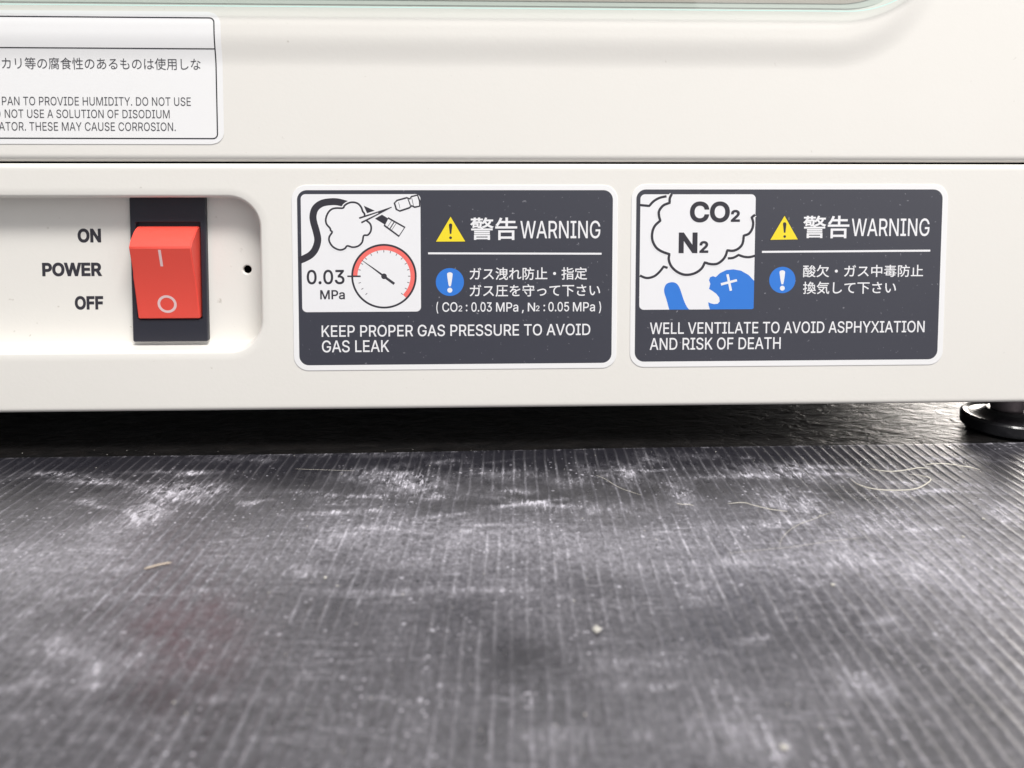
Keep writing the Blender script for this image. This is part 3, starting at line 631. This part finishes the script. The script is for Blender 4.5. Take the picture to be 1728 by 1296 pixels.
rib, scuff, patch_shade, stain, near_ = attr('rib'), attr('scuff'), attr('patch_shade'), attr('stain'), attr('near')
film = rng_(noise(22, detail=5, rough=.6), .35, .70)                         # dust film, broad
grain = rng_(noise(1500, detail=3, rough=.7), .56, .74)
grain2 = rng_(noise(560, (1.5, .38, 1), detail=6, rough=.8), .53, .60)
streak = rng_(noise(190, (1.6, .22, 1), 5, .7), .42, .66)                     # broken wear along the ribs
cross = rng_(noise(420, (.16, 2.2, 1), 4, .7, 1.2, rot=.12), .60, .66)        # fine crosswise scratches
cross2 = rng_(noise(300, (.10, 2.6, 1), 3, .6, .8, rot=-.25), .645, .68)
spk = nd('ShaderNodeTexVoronoi', feature='F1'); spk.inputs['Scale'].default_value = 330; Lk(tcn.outputs['Object'], spk.inputs['Vector'])
spk_r = nd('ShaderNodeSeparateColor'); Lk(spk.outputs['Color'], spk_r.inputs[0])
dot = mth('MULTIPLY', rng_(spk.outputs['Distance'], .22, .06), rng_(spk_r.outputs[0], .90, .93))
patch_shade = mth('MULTIPLY', patch_shade, rng_(noise(75, detail=6, rough=.7), .36, .56, .62, 1.12))
stain = mth('MULTIPLY', stain, rng_(noise(90, detail=5, rough=.7), .40, .60))
ribw = mth('MULTIPLY', mth('MULTIPLY', mth('POWER', rib, 1.3), mth('ADD', mth('MULTIPLY', streak, .85), .15)), rng_(noise(26, (1, .6, 1), 4), .36, .58, .25, 1))
chalk = mth('MULTIPLY', scuff, mth('ADD', mth('MULTIPLY', grain2, .85), mth('MULTIPLY', rng_(noise(260, (1, .8, 1), 6, .75, .6), .42, .62), .45)))
soil = rng_(noise(95, (1, 1, 1), 7, .7, .4), .38, .68)
fleck = nd('ShaderNodeTexVoronoi', feature='F1'); fleck.inputs['Scale'].default_value = 900; Lk(tcn.outputs['Object'], fleck.inputs['Vector'])
fc = nd('ShaderNodeSeparateColor'); Lk(fleck.outputs['Color'], fc.inputs[0])
dot2 = mth('MULTIPLY', mth('MULTIPLY', rng_(fleck.outputs['Distance'], .34, .12), rng_(fc.outputs[1], .80, .90)), rng_(noise(50, detail=5), .42, .60))
def hair(sc_, rot, ax, ay, lo, hi, mask_s, seed):
    v_ = nd('ShaderNodeMapping'); v_.inputs['Location'].default_value = (seed, seed*.7, 0); Lk(tcn.outputs['Object'], v_.inputs[0])
    a_ = noise(sc_, (ax, ay, 1), 2, .5, .25, vec=v_.outputs[0], rot=rot)
    band = rng_(mth('ABSOLUTE', mth('SUBTRACT', a_, .5)), hi, lo)                  # thin contour line of a stretched noise
    return mth('MULTIPLY', band, rng_(noise(mask_s, (1, 1, 1), 4, .6, vec=v_.outputs[0]), .50, .62))
hairs = mth('ADD', mth('ADD', hair(150, .10, .12, 2.4, .003, .012, 60, .3), hair(120, -.55, .12, 2.4, .003, .011, 45, 1.1)), mth('ADD', hair(120, .8, .14, 2.2, .003, .010, 40, 2.3), hair(260, .02, .10, 2.0, .004, .016, 90, 3.1)))
dirt_sheen = mth('ADD', mth('ADD', mth('MULTIPLY', mth('MULTIPLY', grain, mth('ADD', film, .25)), .26), mth('MULTIPLY', soil, .07)), mth('ADD', mth('MULTIPLY', film, .09), mth('ADD', .055, mth('MULTIPLY', attr('sheen_haze'), mth('ADD', .15, mth('MULTIPLY', soil, .09))))))  # real dust and soil, plus the painted sheen bands
scr = mth('ADD', mth('MULTIPLY', hairs, .20), mth('ADD', mth('MULTIPLY', mth('MULTIPLY', cross, rng_(noise(35), .42, .60)), .10), mth('MULTIPLY', mth('MULTIPLY', cross2, rng_(noise(28, rot=1), .43, .58)), .12)))
cover = mth('SUBTRACT', 1.0, mth('MULTIPLY', patch_shade, .90), clamp=True)  # dark marks and the painted shade both thin the pale colour
g1 = mth('MULTIPLY', mth('ADD', dirt_sheen, scr), cover)
g2 = mth('ADD', g1, mth('MULTIPLY', mth('MULTIPLY', ribw, .46), mth('SUBTRACT', 1.0, mth('MULTIPLY', patch_shade, .35), clamp=True)))
g2 = mth('MULTIPLY', g2, rng_(noise(850, (1, .6, 1), detail=5, rough=.75), .34, .66, .35, 1.65))
g3 = mth('ADD', g2, mth('ADD', mth('MULTIPLY', chalk, 1.0), mth('ADD', mth('MULTIPLY', dot, .55), mth('MULTIPLY', dot2, .8))))
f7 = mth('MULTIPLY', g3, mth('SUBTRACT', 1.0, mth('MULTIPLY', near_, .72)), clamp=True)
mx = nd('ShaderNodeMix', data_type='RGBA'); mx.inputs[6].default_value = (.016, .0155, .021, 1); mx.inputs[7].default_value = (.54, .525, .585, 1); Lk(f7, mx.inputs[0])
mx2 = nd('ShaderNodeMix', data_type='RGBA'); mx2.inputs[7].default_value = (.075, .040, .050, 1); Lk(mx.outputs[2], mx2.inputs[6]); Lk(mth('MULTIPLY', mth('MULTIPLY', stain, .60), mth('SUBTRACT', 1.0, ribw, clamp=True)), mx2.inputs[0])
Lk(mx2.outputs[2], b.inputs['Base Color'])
Lk(mth('ADD', mth('ADD', .25, mth('MULTIPLY', soil, .14)), mth('ADD', mth('MULTIPLY', f7, .30), mth('MULTIPLY', rib, .28))), b.inputs['Roughness']); b.inputs['Specular IOR Level'].default_value = .70
bp = nd('ShaderNodeBump'); bp.inputs['Strength'].default_value = .42; bp.inputs['Distance'].default_value = .00025
hgt = mth('ADD', mth('MULTIPLY', noise(1100, detail=4, rough=.7), .8), mth('ADD', mth('MULTIPLY', cross, .15), mth('MULTIPLY', noise(240, detail=4), .5)))
Lk(hgt, bp.inputs['Height']); Lk(bp.outputs[0], b.inputs['Normal'])
ms = link('rubber_mat', me, mm_, None, True)
ms.location = (0, 0, Z_MAT); ms.rotation_euler = (0, 0, ANG)
tag(ms, 'worn dark grey ribbed rubber mat lying in front of the incubator', 'mat')


# ================================================================== small litter on the mat
ZM = Z_MAT+.00045
def fibre(ox, oy, s, pts, r, m, label, name='fibre', lift=0.0):
    P2 = crom(pts, 6); P3 = [ground(ox+a_*s, oy+c_*s, ZM) for a_, c_ in P2]; cx, cy = P3[len(P3)//2]
    n = 6; vv, ff = [], []
    for i, (x, y) in enumerate(P3):
        a_ = P3[max(i-1, 0)]; c_ = P3[min(i+1, len(P3)-1)]; d = np.array([c_[0]-a_[0], c_[1]-a_[1]]); d /= np.linalg.norm(d)+1e-12; nn = (-d[1], d[0])
        t = i/(len(P3)-1); rr = r*(.35+.65*min(1, 6*t, 6*(1-t))); h = rr+lift*math.sin(math.pi*t)+.00005*math.sin(9*t+r*1e5)
        for k in range(n):
            q = 2*math.pi*k/n; vv.append((x-cx+nn[0]*rr*math.cos(q), y-cy+nn[1]*rr*math.cos(q), h+rr*math.sin(q)))
    for i in range(len(P3)-1):
        for k in range(n): ff.append((i*n+k, i*n+(k+1) % n, (i+1)*n+(k+1) % n, (i+1)*n+k))
    ff.append(tuple(range(n))[::-1]); ff.append(tuple((len(P3)-1)*n+k for k in range(n)))
    o = pyd(name, vv, ff, m, None, True); o.location = (cx, cy, ZM); return tag(o, label, name.replace('_', ' '), 'fibres lying on the mat')
A_ = (1428, 620, .17361); B_ = (1228, 740, .2894); D_ = (600, 680, .3472); E_ = (0, 640, .405)
fibre(*A_, [(230, 985), (320, 1018), (470, 1035), (620, 1015), (700, 992), (830, 985)], .00016, M['fibre'], 'pale curved fibre on the mat in front of the foot, upper of two curls', lift=.0006)
fibre(*A_, [(765, 952), (900, 963), (1100, 980), (1300, 998)], .00017, M['fibre'], 'nearly straight pale fibre on the mat nearest the levelling foot', lift=.0008)
fibre(*A_, [(40, 1080), (90, 1130), (160, 1170), (300, 1205), (480, 1215), (640, 1205), (740, 1170), (822, 1103), (740, 1065), (610, 1040)], .00017, M['fibre'], 'hook-shaped pale fibre on the mat below the straight one', lift=.0004)
fibre(*B_, [(0, 380), (90, 380), (150, 398), (250, 418), (350, 427)], .00010, M['fibre'], 'short pale fibre on the mat below the right warning sticker', lift=.0003)
fibre(*B_, [(305, 628), (312, 592), (350, 545), (420, 500), (500, 470), (560, 446), (625, 430)], .000045, M['fibre'], 'thin bow-shaped fibre on the right half of the mat')
fibre(*B_, [(0, 668), (130, 655), (250, 645), (400, 630), (600, 597), (830, 572)], .00003, M['fibre'], 'very thin long straight hair across the right half of the mat')
fibre(*D_, [(1165, 350), (1215, 372), (1290, 415), (1390, 450)], .000055, M['fibre'], 'thin bent fibre on the mat between the two warning stickers')
fibre(*D_, [(1560, 490), (1600, 494), (1642, 498)], .00008, M['fibre'], 'shortest pale fibre on the mat below the right warning sticker')
fibre(*E_, [(600, 792), (660, 778), (715, 765)], .00022, M['fibre_brown'], 'tan sliver on the left part of the mat below the switch', 'sliver')
fibre(*E_, [(1230, 373), (1300, 376), (1400, 380), (1480, 379)], .00003, M['fibre'], 'thin straight fibre on the mat close under the left warning sticker')
def chip(px, py, r, label, m):
    x, y = ground(px, py, ZM); bm = bmesh.new(); bmesh.ops.create_icosphere(bm, subdivisions=2, radius=1)
    for v in bm.verts:
        k = 1+.28*math.sin(v.co.x*5+px)+.2*math.sin(v.co.y*7+py)+random.uniform(-.08, .08); v.co = Vector((v.co.x*r*k*1.15, v.co.y*r*k, max(v.co.z, -.4)*r*.55*k+r*.2))
    o = bmo('crumb', bm, m); o.location = (x, y, ZM); return tag(o, label, 'crumb', 'crumbs on the mat')
chip(1007, 1063, .00085, 'largest beige crumb at the front of the mat', M['chip'])
chip(1322, 1262, .00055, 'blurred tan crumb near the bottom edge of the view', M['chip'])
chip(549, 975, .00035, 'small white crumb on the mat under the left warning sticker', M['chip'])
chip(1405, 987, .0004, 'small white crumb on the right half of the mat', M['chip'])
chip(1660, 876, .0004, 'pale crumb on the mat at the right, in front of the foot', M['chip'])
chip(1625, 906, .00035, 'pale flat crumb on the mat below the fibre curls', M['chip'])
# grit nobody could count
bm = bmesh.new()
for i in range(420):
    px, py = rng.uniform(-100, 1828), 760+540*rng.random()**1.6; x, y = ground(px, py, Z_MAT); r = abs(rng.normal(0, .00005))+.00003
    h = .00002+(.0003 if ((to_obj(x, y)[0]-u0)/PITCH_RIB) % 1 > .1 and ((to_obj(x, y)[0]-u0)/PITCH_RIB) % 1 < .26 else 0)
    bmesh.ops.create_icosphere(bm, subdivisions=1, radius=r, matrix=Matrix.Translation((x, y, Z_MAT+h+r*.3)) @ Matrix.Rotation(rng.random()*6, 4, 'Z') @ Matrix.Diagonal((1+rng.random()*1.6, 1, .6, 1)))
tag(bmo('grit', bm, M['chip']), 'pale dust grains strewn over the rubber mat', kind='stuff')
